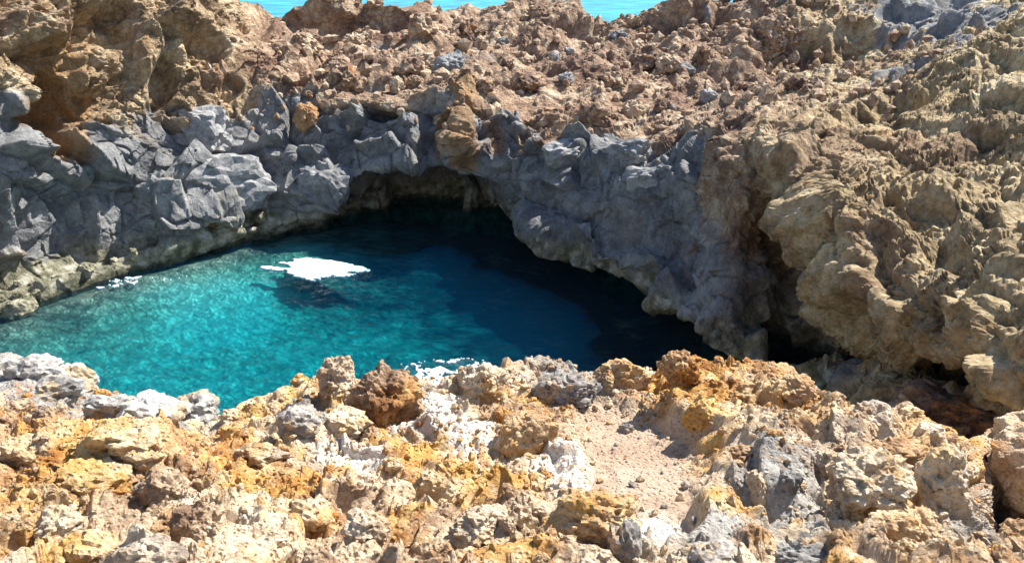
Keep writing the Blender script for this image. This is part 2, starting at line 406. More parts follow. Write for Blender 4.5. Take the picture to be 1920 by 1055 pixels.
cols = [
 col_((-350,690), (-350,650,16.0), (-350,600,16.3), (-340,480,16.8), (-330,380,17.3), (-320,260,18), (-320,130,18.8), (-320,20,19.6), (-320,-40,21), (-320,-90,24), br=LB, ol=.55),
 col_((0,606), (0,562,18.6), (0,520,19), (0,430,19.4), (0,330,19.9), (0,230,20.6), (0,120,21.4), (0,40,22.2), (0,-20,23), (0,-70,26), br=LB, ol=.55),
 col_((90,572), (95,525,20.1), (100,490,20.4), (100,420,20.8), (100,330,21.3), (95,275,22.3), (90,120,22.9), (95,50,23.6), (100,-15,24.5), (100,-60,27.5), br=LB, ol=.55, ru=[0,0,0,0,0,.9,.8,.2,0,0]),
 col_((215,530), (220,478,21.9), (220,450,22.2), (220,390,22.6), (220,310,23.1), (220,235,23.8), (215,150,24.6), (220,60,25.5), (220,-10,26.5), (220,-50,29.5), br=LB, ol=.55),
 col_((345,496), (350,452,23.2), (350,425,23.5), (350,380,23.6), (350,310,24.2), (350,250,25.1), (345,170,26), (345,80,27), (335,0,28), (330,-35,31), br=LB, ol=.55),
 col_((470,462), (455,436,24.4), (450,415,24.6), (450,362,24.6), (450,290,25.3), (450,235,26.5), (450,160,27.5), (440,85,28.5), (425,25,29.8), (415,-12,31.5), br=LB, ol=.55),
 col_((520,450), (510,425,25), (505,395,25.2), (500,345,25.5), (495,280,26.2), (490,220,27), (490,150,28), (485,100,30), (475,62,36), (475,18,41)),
 col_((560,440), (555,412,25.3), (550,385,25.4), (548,340,25.7), (545,275,26.4), (540,222,27.1), (540,165,28), (545,115,30.5), (545,70,38.5), (540,20,40)),
 col_((615,430), (605,405,25.6), (600,370,25.5), (600,325,25.7), (600,270,26.6), (595,225,27.2), (590,180,28), (600,125,31), (600,76,38.6), (605,0,39.8)),
 col_((690,402), (690,376,28.4), (672,330,25.6), (675,305,26.0), (680,265,26.5), (680,225,27), (680,180,27.6), (690,130,31), (690,76,38.6), (690,-2,39.8)),
 col_((775,400), (765,370,28.8), (765,318,25.6), (765,292,25.8), (765,255,26.3), (765,220,26.8), (765,185,27.4), (770,130,31), (770,72,38.5), (765,12,40)),
 col_((830,400), (825,370,28.9), (820,324,25.5), (820,290,25.5), (820,250,25.9), (820,210,26.4), (825,175,27.2), (830,120,31), (830,70,37), (825,26,43), ru=[0,0,0,.6,.8,.5,0,0,0,0]),
 col_((885,400), (880,372,28.8), (870,334,25.3), (862,290,25.2), (860,250,25.4), (865,210,25.9), (870,168,26.8), (875,125,31), (875,70,37), (880,30,43), ru=[0,0,.3,.7,.8,.8,.6,0,0,0]),
 col_((960,402), (950,385,28.2), (940,355,25.3), (935,315,25.4), (935,275,25.9), (935,232,26.6), (940,195,27.3), (950,140,31), (950,75,37), (935,18,43)),
 col_(cave(1000,432,.75,3.0,.3,.95), (990,385,24.5), (990,340,24.7), (990,295,25.3), (995,262,26.0), (1000,225,27.0), (1005,150,31), (1005,80,36.5), (990,-6,43)),
 col_(cave(1058,470,.7,3.0,.4,.9), (1055,408,23.2), (1055,360,23.4), (1055,310,24.1), (1055,268,25.0), (1060,240,26.6), (1065,160,31), (1065,85,36.5), (1055,8,43)),
 col_(cave(1130,502,.65,2.8,.5,.85), (1125,435,21.9), (1125,380,22.1), (1125,330,22.9), (1125,275,24.3), (1135,248,26.4), (1140,160,31), (1140,85,36.5), (1110,34,42)),
 col_(cave(1212,548,.6,2.6,.6,.8), (1212,460,20.2), (1215,400,20.6), (1215,340,21.4), (1215,285,22.8), (1225,252,25.2), (1235,165,30.5), (1240,85,36), (1185,24,41)),
 col_(cave(1295,612,.55,2.2,.7,.7), (1308,505,18.1), (1315,430,18.5), (1315,360,19.2), (1320,292,20.3), (1330,252,22.4), (1340,185,28.5), (1345,100,35), (1270,-14,40), br=[0,0,0,.05,.1,.3,.8,1,1,1]),
 col_(cave(1340,655,.45,1.8,.8,.6), (1362,530,16.7), (1370,440,16.9), (1370,370,17.4), (1375,300,18.4), (1385,248,20.2), (1410,205,27), (1420,110,34), (1400,-14,40), br=[0.1,.2,.3,.5,.8,1,1,1,1,1]),
 col_((1400,700), (1440,620,16.8), (1445,540,17.4), (1440,460,17.7), (1435,390,17.0), (1440,310,17.4), (1450,252,19.4), (1480,205,26), (1500,110,33), (1510,-20,40), br=RB, ol=.5),
 col_((1490,760,14.0), (1520,640,16.2), (1525,540,16.6), (1505,455,15.6), (1510,390,15.6), (1530,310,16.6), (1550,242,19.4), (1570,215,24), (1590,110,32), (1600,-25,39), br=RB, ol=.8),
 col_((1560,790,13.2), (1590,665,15.4), (1590,590,13.9), (1590,520,13.8), (1600,440,14.5), (1610,340,16.4), (1630,228,20), (1650,200,23.5), (1680,100,31), (1690,-30,39), br=BRN, ol=1),
 col_((1640,810,12.0), (1680,715,13.6), (1690,645,12.0), (1690,575,12.1), (1700,470,13.4), (1710,340,16), (1730,165,21), (1750,148,24), (1780,80,30), (1800,-30,38), br=BRN, ol=1),
 col_((1740,860,10.3), (1800,748,11.8), (1800,682,10.4), (1800,610,10.6), (1800,480,12.4), (1810,320,16), (1830,112,22), (1850,98,25), (1880,50,30), (1900,-30,37), br=BRN, ol=1),
 col_((1860,900,8.5), (1925,770,9.8), (1920,712,8.6), (1920,630,9.0), (1920,480,11.2), (1920,300,15.3), (1930,60,22), (1950,45,25), (1980,10,30), (2000,-40,36), br=BRN, ol=1),
 col_((2150,900,7.5), (2200,780,8), (2200,720,8), (2200,620,8.8), (2200,470,11), (2200,270,15), (2200,20,21), (2200,0,24), (2200,-20,29), (2200,-60,35), br=BRN, ol=1),
]
# grow the far-left and far-right ends beyond the frame
C = np.array(cols)
G = dense(C, 2.35, row_hi=90, col_hi=90, rowf=[.3, 1.2, 1, 1, 1.1, 1.3, 1.6, 1.7, 2.1, 1.9, .5, .2])
pos, att = G[..., :3], np.clip(G[..., 3:], 0, 1)
nu, nv = pos.shape[:2]
nrm = grid_normals(pos)
nrm = blur_grid(nrm, 6); nrm /= np.linalg.norm(nrm, axis=-1, keepdims=True)
mid = nrm[nu // 2, nv // 2]
if nrm[:, nv // 2][:, 1].mean() > 0: nrm = -nrm            # outward: towards the pool and the sky
p = pos.reshape(-1, 3).astype(F32); n = nrm.reshape(-1, 3).astype(F32)
brown, olive, rust = [att[..., i].reshape(-1).astype(F32) for i in range(3)]
brown = smooth(brown + 0.95 * fbm(p / 1.9, 4, 3), 0.34, 0.60).astype(F32)
rust = smooth(rust + 0.6 * fbm(p / 1.1, 4, 8) * (rust > 0.02), 0.3, 0.6).astype(F32)
big = fbm(p / 4.0, 3, 11)
f_a = facets(p, 2.7, 21, 1.0, 0.2, (1, 1, 0.85), 0.2); f_b = facets(p, 1.05, 23, 1.0, 0.2, (1, 1, 1), 0.2); f_c = facets(p, 0.42, 29, 1.0, 0.2)
l_a = lumps(p, 1.5, 31, 0.5); l_b = lumps(p, 0.6, 33, 0.5); l_c = lumps(p, 0.24, 35, 0.4)
fine = fbm(p / 0.5, 5, 41, 0.6)
far = smooth(p[:, 1], 26, 34)
mound = fbm(p / 2.6, 3, 47)
d_grey = 0.25 * big + 0.66 * f_a + 0.24 * f_b + 0.07 * f_c + 0.05 * ridged(p / 0.6, 4, 59)
crag = ridged(p / 1.7, 6, 55, 0.6); f_d = facets(p, 0.5, 51, 1.0, 0.4)
strata = p[:, 2] * 1.5 + 0.35 * p[:, 0] + 0.9 * fbm(p / 2.2, 3, 57)
strata = np.abs((strata * 1.6) % 2.0 - 1.0)
pk = 0.3 + 0.9 * smooth(fbm(p / 2.8, 3, 161), -0.25, 0.3)            # rubbly here, worn smooth there
d_brown = 0.40 * big + 1.1 * far * mound + pk * ((0.36 - 0.2 * far) * crag + 0.30 * (l_a - 0.45) + 0.18 * (l_b - 0.42) + 0.11 * (l_c - 0.4) + 0.16 * f_b + 0.09 * f_d)
face = smooth(p[:, 1], 17.5, 14.0)
l_d = np.zeros(len(p), F32); sel = (p[:, 0] > 2) & (olive > 0.2) & (p[:, 1] < 26); l_d[sel] = lumps(p[sel], 0.12, 37, 0.5) - 0.4
po = 0.45 + 0.55 * pk
d_olive = 0.50 * big + 0.07 * l_d + 0.04 * ridged(p / 0.3, 3, 163) + po * ((0.10 + 0.2 * face) * crag + 0.14 * (l_a - 0.45) + 0.12 * (l_b - 0.4) + 0.13 * (l_c - 0.4) + (0.10 + 0.14 * face) * f_b + (0.06 + 0.06 * face) * f_d) + 0.16 * (smooth(strata, 0.25, 0.6) - 0.5)
ro = olive * smooth(p[:, 0], 0, 3)
d_b = d_brown * (1 - ro) + d_olive * ro
d = d_grey * (1 - brown) + d_b * brown
SCC = project(p)
wobc = fbm(p / 0.8, 4, 63)
for bx_, by_, bw_, bh_, ba_, dep_ in [
        (85, 205, 42, 78, 0.1, -0.9), (190, 48, 62, 48, 0.0, -1.0), (300, 165, 26, 44, 0.0, -0.8), (378, 95, 48, 38, 0.3, -0.7), (430, 170, 22, 30, 0, -.5),
        (150, 130, 30, 60, 0.2, 0.6), (262, 90, 26, 70, 0.0, 0.7), (340, 40, 60, 30, 0.0, 0.6), (60, 60, 60, 40, 0, .5),
        (800, 366, 130, 34, 0.0, -1.3), (860, 250, 50, 66, 0.1, 0.55), (620, 350, 44, 52, 0.0, 0.45), (690, 235, 70, 36, 0, -0.5),
        (1470, 480, 40, 130, -0.3, -0.6), (1720, 700, 150, 30, 0.25, -1.0), (1535, 420, 50, 60, 0, 0.4), (1470, 300, 55, 42, 0.0, 0.45), (1600, 520, 50, 60, .2, .4),
        (1650, 205, 110, 20, -0.38, -0.9), (1060, 55, 90, 22, 0.1, -0.8), (1480, 95, 66, 40, 0.0, -0.9), (1590, 75, 70, 40, -0.3, -1.0), (1330, 150, 70, 26, 0, -.6), (1230, 125, 50, 24, 0, -.6),
        (1040, 20, 60, 12, 0, .4), (560, 120, 40, 22, 0, .5), (920, 150, 60, 14, 0.3, -.6), (1120, 300, 90, 26, .15, .35)]:
    ca_, sa_ = math.cos(ba_), math.sin(ba_)
    dx_, dy_ = SCC[:, 0] - bx_, SCC[:, 1] - by_
    rr_ = np.sqrt(((dx_ * ca_ + dy_ * sa_) / bw_) ** 2 + ((-dx_ * sa_ + dy_ * ca_) / bh_) ** 2) + 0.5 * wobc
    d = d + (dep_ * (1 - smooth(rr_, 0.55, 1.15))).astype(F32)
shelf = smooth(p[:, 2], 0.9, 0.1) * smooth(-p[:, 0], 4, 6)      # the wave-cut shelf keeps low
arch = np.exp(-(((SCC[:, 0] - 800) / 170) ** 2 + ((SCC[:, 1] - 352) / 42) ** 2)).astype(F32) * (p[:, 1] < 33)
d = d * (1 - 0.75 * arch) - 0.5 * arch
d = d * (1 - 0.85 * shelf) - 0.35 * smooth(p[:, 1], 36, 40)
d = soften_steps(d, nu, nv, 0.10)
p2 = p + n * d[:, None]
wk = (0.1 + 0.7 * brown)[:, None]
p2 = p2 + wk * (warp(p2, 0.9, 0.14, 301) - p2); p2 = p2 + wk * (warp(p2, 0.32, 0.07, 305) - p2)
me = make_mesh('cliff', p2, grid_faces(nu, nv), {'brown': brown, 'olive': olive, 'rust': rust}, False, M_CLIFF)
cliff = tag(link('cliff', me), 'grey basalt and brown lava cliff enclosing the turquoise pool', 'cliff', kind='structure')
CLIFF_V, CLIFF_N = p2, (nu, nv)
print('cliff', nu, nv, round(time.time() - T0, 1))

# ------------------------------------------------------------------ the near ledge
def lcol(px, *rows):
    pts = [P(px, py, Y) for py, Y in rows]
    near1 = pts[0].copy(); near1 = P(px, 1300, 1.5)
    near0 = np.array((pts[0][0] * 1.3, -3.0, 6.45))
    near1[2] = 6.3
    r = pts[-1]
    u = np.array((r[0], r[1], 0)); u /= np.linalg.norm(u)
    ex = [r + 0.35 * u + np.array((0, 0, -0.45)), r + 0.9 * u + np.array((0, 0, -2.2)), r + 2.5 * u]
    ex[2][2] = -5.0
    return np.vstack([near0, near1, pts, ex])
N1 = ((1055, 2.2), (950, 2.75))
L = [
 lcol(-600, (1055,2.2), (950,2.7), (860,3.3), (790,4.0), (730,5.2), (640,7.4)),
 lcol(-250, (1055,2.2), (950,2.7), (860,3.3), (790,4.0), (730,5.2), (645,7.4)),
 lcol(0, (1055,2.2), (950,2.7), (860,3.3), (790,3.9), (735,4.9), (672,7.2)),
 lcol(100, (1055,2.2), (950,2.7), (860,3.3), (790,3.95), (745,4.9), (700,6.8)),
 lcol(180, (1055,2.2), (950,2.7), (860,3.3), (795,3.9), (765,4.7), (735,6.4)),
 lcol(290, (1055,2.2), (950,2.7), (865,3.25), (815,3.8), (800,4.5), (770,6.0)),
 lcol(390, (1055,2.2), (950,2.7), (870,3.25), (835,3.75), (815,4.3), (800,5.2)),
 lcol(470, (1055,2.2), (950,2.75), (870,3.3), (820,3.8), (790,4.3), (768,4.8)),
 lcol(560, (1055,2.2), (950,2.75), (865,3.35), (810,3.9), (770,4.35), (742,4.75)),
 lcol(640, (1055,2.2), (950,2.75), (860,3.4), (805,3.9), (765,4.4), (728,4.8)),
 lcol(750, (1055,2.2), (950,2.75), (860,3.4), (805,3.9), (765,4.35), (735,4.7)),
 lcol(830, (1055,2.2), (950,2.75), (860,3.4), (805,3.9), (770,4.25), (748,4.6)),
 lcol(910, (1055,2.2), (950,2.75), (860,3.4), (805,3.9), (765,4.3), (735,4.7)),
 lcol(1000, (1055,2.2), (950,2.75), (860,3.4), (800,3.95), (750,4.4), (708,4.85)),
 lcol(1100, (1055,2.2), (950,2.75), (860,3.4), (800,3.95), (750,4.4), (700,4.9)),
 lcol(1200, (1055,2.2), (950,2.75), (860,3.4), (800,3.95), (755,4.35), (708,4.85)),
 lcol(1260, (1055,2.2), (950,2.75), (860,3.4), (800,3.9), (745,4.35), (690,4.85)),
 lcol(1330, (1055,2.2), (950,2.75), (860,3.4), (800,3.9), (745,4.3), (697,4.8)),
 lcol(1470, (1055,2.2), (950,2.75), (860,3.35), (800,3.85), (750,4.3), (707,4.75)),
 lcol(1560, (1055,2.2), (950,2.75), (870,3.25), (825,3.65), (790,4.05), (762,4.45)),
 lcol(1640, (1055,2.2), (950,2.7), (880,3.15), (830,3.6), (800,4.0), (772,4.4)),
 lcol(1740, (1055,2.15), (960,2.6), (895,3.0), (850,3.5), (828,3.9), (808,4.4)),
 lcol(1800, (1055,2.15), (985,2.5), (960,2.75), (935,4.2), (878,4.4), (846,5.0)),
 lcol(1860, (1060,2.1), (1040,2.3), (1000,4.5), (882,4.7), (850,5.0), (825,5.4)),
 lcol(1930, (1085,2.1), (1060,2.4), (1000,4.3), (880,4.45), (830,4.9), (790,5.5)),
 lcol(2150, (1085,2.1), (1060,2.5), (1000,4.0), (880,4.2), (820,4.9), (770,5.8)),
 lcol(2500, (1060,2.15), (1000,2.7), (940,3.5), (880,4.4), (830,5.1), (770,5.8)),
]
G = dense(np.array(L), 2.55, row_hi=110, col_hi=110, rowf=[.3, .8, 1.3, 1.5, 1.7, 1.9, 2.0, 1.0, .4, .2])
nu, nv = G.shape[:2]
n = grid_normals(G); n = blur_grid(n, 8); n /= np.linalg.norm(n, axis=-1, keepdims=True)
if n[nu // 2, nv // 3, 2] < 0: n = -n
p = G.reshape(-1, 3).astype(F32); n = n.reshape(-1, 3).astype(F32)
SC = project(p)
def blob(px, py, w, h, a=0.0, soft=0.35):
    """mask round the ground point under a photo pixel (ellipse sizes in photo pixels, measured on the ground sheet)"""
    dx, dy = SC[:, 0] - px, SC[:, 1] - py
    ca, sa = math.cos(a), math.sin(a)
    r = np.sqrt(((dx * ca + dy * sa) / w) ** 2 + ((-dx * sa + dy * ca) / h) ** 2)
    return (1 - smooth(r + 0.35 * wob, 1 - soft, 1 + soft)).astype(F32)
wob = fbm(p / 0.35, 4, 61)
def inside(poly):
    x, y = SC[:, 0] + 14 * wob, SC[:, 1] + 14 * wob
    c = np.zeros(len(x), bool); m = len(poly)
    dist = np.full(len(x), 1e9)
    for i in range(m):
        x1, y1 = poly[i]; x2, y2 = poly[(i + 1) % m]
        c ^= ((y1 > y) != (y2 > y)) & (x < (x2 - x1) * (y - y1) / ((y2 - y1) or 1e-9) + x1)
        t = np.clip(((x - x1) * (x2 - x1) + (y - y1) * (y2 - y1)) / ((x2 - x1) ** 2 + (y2 - y1) ** 2), 0, 1)
        dist = np.minimum(dist, np.hypot(x - x1 - t * (x2 - x1), y - y1 - t * (y2 - y1)))
    return np.where(c, dist, -dist).astype(F32)
sand = np.maximum.reduce([blob(1180, 860, 110, 75), blob(1225, 925, 100, 60), blob(1250, 985, 60, 40), blob(1140, 790, 60, 25)])
salt = np.maximum.reduce([blob(800, 790, 75, 45), blob(640, 858, 75, 22), blob(1050, 880, 50, 45), blob(1080, 945, 45, 40), blob(880, 835, 45, 25), blob(1220, 1000, 60, 45), blob(1180, 700, 40, 30)])
ochre = np.maximum.reduce([blob(200, 830, 190, 85, 0.2), blob(60, 960, 130, 70), blob(1290, 725, 110, 70, 0.4), blob(1400, 770, 170, 45, 0.35), blob(1690, 840, 60, 30), blob(770, 850, 70, 50) * .7, blob(480, 770, 110, 40) * .6, blob(1560, 800, 60, 40) * .6, blob(1740, 960, 60, 90) * .5])
grey = np.maximum.reduce([blob(120, 735, 260, 55, 0.28), blob(340, 785, 90, 40), blob(1075, 735, 75, 45), blob(560, 795, 60, 35), blob(1450, 930, 90, 60), blob(1480, 1030, 110, 40), blob(1330, 1040, 70, 30), blob(1170, 990, 30, 60), blob(1130, 860, 22, 60), blob(1850, 980, 60, 70) * .8])
ledge_sd = inside([(1245, 800), (1300, 838), (1360, 862), (1425, 880), (1432, 940), (1500, 935), (1560, 900), (1600, 830), (1500, 770), (1350, 740), (1280, 760)])
ridge_sd = inside([(1235, 700), (1262, 655), (1320, 670), (1480, 690), (1560, 745), (1600, 790), (1560, 830), (1440, 800), (1330, 775), (1255, 765)])
rock_sd = inside([(1560, 850), (1600, 835), (1690, 870), (1710, 930), (1650, 960), (1590, 950), (1556, 900)])
left_sd = inside([(120, 800), (230, 775), (330, 830), (330, 900), (200, 905), (70, 900), (60, 850)])
spine_sd = inside([(860, 735), (1000, 690), (1120, 695), (1220, 715), (1240, 765), (1120, 772), (1060, 755), (960, 770), (880, 765)])
raise_ = 0.14 * smooth(ledge_sd, -8, 16) + 0.03 * smooth(ridge_sd, -6, 14) + 0.12 * smooth(rock_sd, -5, 12) + 0.10 * smooth(left_sd, -6, 18) + 0.05 * smooth(spine_sd, -5, 14)
big = fbm(p / 1.1, 3, 71)
l_a = lumps(p, 0.46, 81, 0.5); l_b = lumps(p, 0.20, 83, 0.5); l_c = lumps(p, 0.085, 85, 0.45); l_d = lumps(p, 0.036, 87, 0.4)
f_a = facets(p, 0.42, 91, 0.9, 0.3); f_b = facets(p, 0.17, 93, 0.9, 0.3)
fine = fbm(p / 0.12, 5, 97, 0.6)
calm = 1 - 0.88 * sand
mixm = smooth(fbm(p / 0.7, 3, 101), -0.12, 0.18)         # where rubble, where broken slabs
crag = ridged(p / 0.42, 6, 137, 0.6)
rub = 0.075 * crag + 0.04 * (l_a - 0.45) + 0.045 * (l_b - 0.42) + 0.046 * (l_c - 0.4) + 0.020 * (l_d - 0.4) + 0.03 * f_b
slab = 0.06 * f_a + 0.045 * f_b + 0.05 * crag + 0.03 * (l_c - 0.4) + 0.018 * (l_d - 0.4)
gsm = 0.08 * f_a + 0.05 * (l_a - 0.4) + 0.025 * f_b + 0.008 * (l_d - 0.3)
d = rub * mixm + slab * (1 - mixm)
d = d * (1 - 0.6 * grey) + gsm * 0.6 * grey + 0.028 * fine + 0.04 * big
crust = smooth(d - blur_grid(d.reshape(nu, nv), 40).reshape(-1) + 0.03 * fbm(p / 0.25, 4, 139), 0.012, 0.045) * smooth(fbm(p / 0.8, 3, 141), -0.15, 0.15)   # rusty weathering rind on the knobs
d = d - 0.055 * smooth(perlin(p / 0.14, 131), 0.22, 0.42) - 0.025 * smooth(perlin(p / 0.055, 133), 0.2, 0.4)
d = d * calm + raise_
d = d - 0.03 * sand
d *= smooth(p[:, 1], -1.5, 1.4)
d = soften_steps(d, nu, nv, 0.018)
p2 = p + n * d[:, None]
k = smooth(p[:, 1], -1.0, 1.4)[:, None] * (1 - 0.8 * sand)[:, None]
p2 = p2 + k * (warp(p2, 0.30, 0.10, 311) - p2); p2 = p2 + k * (warp(p2, 0.10, 0.035, 315) - p2)
me = make_mesh('near_ledge', p2, grid_faces(nu, nv), {'sand': sand, 'salt': salt, 'ochre': ochre * 0.6 + 0.7 * crust, 'grey': grey}, False, M_LEDGE)
ledge = tag(link('near_ledge', me), 'sunlit cream and ochre volcanic rock ledge above the pool', 'ledge', kind='structure')
LEDGE_V, LEDGE_N = p2, (nu, nv)
print('ledge', nu, nv, round(time.time() - T0, 1))

# ------------------------------------------------------------------ ray casting on the built terrain
def bvh_of(V, shape, step=2):
    nu, nv = shape
    S = V.reshape(nu, nv, 3)[::step, ::step]
    f = grid_faces(S.shape[0], S.shape[1])
    return BVHTree.FromPolygons(S.reshape(-1, 3).tolist(), f.tolist())
BVH_L = bvh_of(LEDGE_V, LEDGE_N); BVH_C = bvh_of(CLIFF_V, CLIFF_N)
print('bvh', round(time.time() - T0, 1))
EYE = Vector((0, 0, CAM_H))
def hit(px, py, tree):
    d = Vector(ray(px, py)).normalized()
    r = tree.ray_cast(EYE, d)
    return r if r[0] is not None else None
def drop(x, y, tree, z0=30.0):
    r = tree.ray_cast(Vector((x, y, z0)), Vector((0, 0, -1)))
    return r if r[0] is not None else None

# ------------------------------------------------------------------ water
POOL_X, POOL_Y = (-20.0, 9.0), (9.0, 32.0)
def bed_height(x, y):
    q = np.stack([x, y, np.zeros_like(x)], 1).astype(F32)
    def spot(px, py, rx, ry):
        c = PZ(px, py, 0.0)
        return np.exp(-(((x - c[0]) / rx) ** 2 + ((y - c[1]) / ry) ** 2))
    c0 = PZ(760, 560, 0.0)
    z = -0.85 - 0.8 * smooth(x - 0.2 * (y - c0[1]), c0[0] - 8.0, c0[0] + 10.0)           # falls away towards the shaded cliff
    z = z + 0.25 * spot(60, 570, 6, 3)
    # the bed shoals up to the left shore
    sh = np.array([PZ(*c, 0.0)[:2] for c in ((-350, 690), (0, 606), (90, 572), (215, 530), (345, 496), (470, 462), (560, 440), (640, 428))])
    dist = np.full(len(x), 1e9)
    for a_, b_ in zip(sh[:-1], sh[1:]):
        e_ = b_ - a_; t_ = np.clip(((x - a_[0]) * e_[0] + (y - a_[1]) * e_[1]) / (e_ @ e_), 0, 1)
        dist = np.minimum(dist, np.hypot(x - a_[0] - t_ * e_[0], y - a_[1] - t_ * e_[1]))
    z = np.maximum(z, -0.10 - 0.17 * dist)
    return z + 0.06 * fbm(q / 1.5, 4, 111)
def bed_tone(x, y, z):
    """pale sand against weedy rock and black basalt, as patches on the bed"""
    q = np.stack([x, y, np.zeros_like(x)], 1).astype(F32)
    S = project(np.stack([x, y, z], 1))
    ctl = np.array([(425, 550, 1.5), (365, 560, 1.15), (475, 562, 1.15), (425, 590, .95), (330, 630, .62), (250, 690, .6), (480, 700, .6), (620, 650, .58), (740, 640, .34), (800, 700, .36), (610, 590, .16), (610, 550, .0), (560, 548, .08), (700, 560, .04), (560, 510, .30),
        (850, 600, .04), (950, 650, .0), (900, 540, -.15), (1050, 600, -.2), (760, 470, .0), (1150, 640, .0), (300, 545, .5), (200, 585, .32), (200, 550, .12), (330, 510, .10), (80, 590, .06), (440, 475, .02), (0, 620, .05), (100, 630, .30), (30, 650, .26), (400, 500, .28), (650, 470, .1), (1250, 650, -.1), (1000, 500, -.1), (150, 700, .5), (0, 700, .4), (500, 780, .55), (300, 800, .55)])
    num = np.zeros(len(x)); den = np.full(len(x), 1e-9)
    for cx, cy, cv in ctl:
        w_ = np.exp(-(((S[:, 0] - cx) / 90) ** 2 + ((S[:, 1] - cy) / 42) ** 2)) + 1e-5 / (1 + ((S[:, 0] - cx) / 90) ** 2 + ((S[:, 1] - cy) / 42) ** 2)
        num += w_ * cv; den += w_
    return np.clip(num / den * 1.12 + 0.10 * smooth(-x, 2.0, 7.0) + 0.32 * fbm(q / 1.3, 5, 117, 0.6), -0.3, 1.6).astype(F32)
nx, ny = 260, 220
gx, gy = np.meshgrid(np.linspace(*POOL_X, nx), np.linspace(*POOL_Y, ny), indexing='ij')
bz = bed_height(gx.ravel(), gy.ravel())
def bed_material():
    m, nt, out = new_mat('pool_bed'); b = NB(nt)
    geo = b.n('ShaderNodeNewGeometry'); pos = geo.outputs['Position']
    mp = b.n('ShaderNodeMapping'); mp.inputs['Scale'].default_value = (1.0, 2.2, 1.0); mp.inputs['Rotation'].default_value = (0, 0, 0.3); nt.links.new(pos, mp.inputs[0])
    v = b.math('ADD', b.attr('sand'), b.math('MULTIPLY', b.math('SUBTRACT', b.noise(mp.outputs[0], 1.6, 8, 0.72, 2.0, 0.8), 0.5), 1.1))  # this mask also paints the shade of the deep water into the bed colour
    c = b.ramp(v, [(0.0, (0.045, 0.065, 0.07)), (0.2, (0.20, 0.25, 0.22)), (0.45, (0.46, 0.48, 0.40)), (0.85, (0.80, 0.78, 0.68)), (1.0, (0.90, 0.89, 0.82))])
    rock_finish(b, out, c, b.noise(pos, 4.0, 6, 0.6), 0.6, 0.1)
    return m
bed = tag(link('pool_bed', make_mesh('pool_bed', np.stack([gx.ravel(), gy.ravel(), bz], 1), grid_faces(nx, ny), {'sand': bed_tone(gx.ravel(), gy.ravel(), bz)}, True, bed_material())), 'pale sand and rock bed under the turquoise water', 'sea bed', kind='structure')

def water_material():
    m, nt, out = new_mat('pool_water'); b = NB(nt)
    geo = b.n('ShaderNodeNewGeometry'); pos = geo.outputs['Position']
    mp = b.n('ShaderNodeMapping'); mp.inputs['Scale'].default_value = (1.0, 1.6, 1.0); mp.inputs['Rotation'].default_value = (0, 0, 0.35); nt.links.new(pos, mp.inputs[0]); q = mp.outputs[0]
    h = b.math('ADD', b.noise(q, 1.5, 7, 0.62, 0, 0.8), b.math('MULTIPLY', b.noise(q, 5.0, 5, 0.6, 7.0, 0.5), 0.45))
    bump = b.n('ShaderNodeBump'); bump.inputs['Strength'].default_value = 1.0; bump.inputs['Distance'].default_value = 1.2
    nt.links.new(h, bump.inputs['Height'])
    gl = b.n('ShaderNodeBsdfGlossy'); gl.inputs['Roughness'].default_value = 0.03; nt.links.new(bump.outputs[0], gl.inputs['Normal'])
    tr = b.n('ShaderNodeBsdfTransparent')
    df = b.n('ShaderNodeBsdfDiffuse'); df.inputs['Color'].default_value = (0.0, 0.07, 0.26, 1); nt.links.new(bump.outputs[0], df.inputs['Normal'])
    body = b.n('ShaderNodeMixShader'); body.inputs[0].default_value = 0.06
    nt.links.new(tr.outputs[0], body.inputs[1]); nt.links.new(df.outputs[0], body.inputs[2])
    fr = b.n('ShaderNodeFresnel'); fr.inputs['IOR'].default_value = 1.33; nt.links.new(bump.outputs[0], fr.inputs['Normal'])
    mx = b.n('ShaderNodeMixShader'); nt.links.new(fr.outputs[0], mx.inputs[0]); nt.links.new(body.outputs[0], mx.inputs[1]); nt.links.new(gl.outputs[0], mx.inputs[2])
    nt.links.new(mx.outputs[0], out.inputs['Surface'])
    ab = b.n('ShaderNodeVolumeAbsorption'); ab.inputs['Color'].default_value = (0.0, 0.912, 0.966, 1); ab.inputs['Density'].default_value = 1.25
    sc_ = b.n('ShaderNodeVolumeScatter'); sc_.inputs['Color'].default_value = (0.0, 0.42, 1.0, 1); sc_.inputs['Density'].default_value = 0.028; sc_.inputs['Anisotropy'].default_value = 0.3
    av = b.n('ShaderNodeAddShader'); nt.links.new(ab.outputs[0], av.inputs[0]); nt.links.new(sc_.outputs[0], av.inputs[1])
    nt.links.new(av.outputs[0], out.inputs['Volume'])
    return m
M_WATER = water_material()
nx, ny = 350, 285
gx, gy = np.meshgrid(np.linspace(*POOL_X, nx), np.linspace(*POOL_Y, ny), indexing='ij')
def waves(x, y):
    q = np.stack([x, y, np.zeros_like(x)], 1).astype(F32)
    q[:, 1] *= 1.5
    return 0.035 * fbm(q / 1.6, 3, 121) + 0.05 * np.abs(fbm(q / 0.8, 3, 125)) - 0.02
wz = waves(gx.ravel(), gy.ravel())
top = np.stack([gx.ravel(), gy.ravel(), wz], 1)
bot = top.copy(); bot[:, 2] = -9.0
Ft = grid_faces(nx, ny); N0 = nx * ny
i = np.arange(N0).reshape(nx, ny)
ring = np.concatenate([i[:, 0], i[-1, 1:], i[-2::-1, -1], i[0, -2::-1]])
V = np.vstack([top, bot[ring[:-1]]])
m = len(ring) - 1
k = np.arange(m); k1 = (k + 1) % m
side = np.stack([ring[k], N0 + k, N0 + k1, ring[k + 1]], 1)
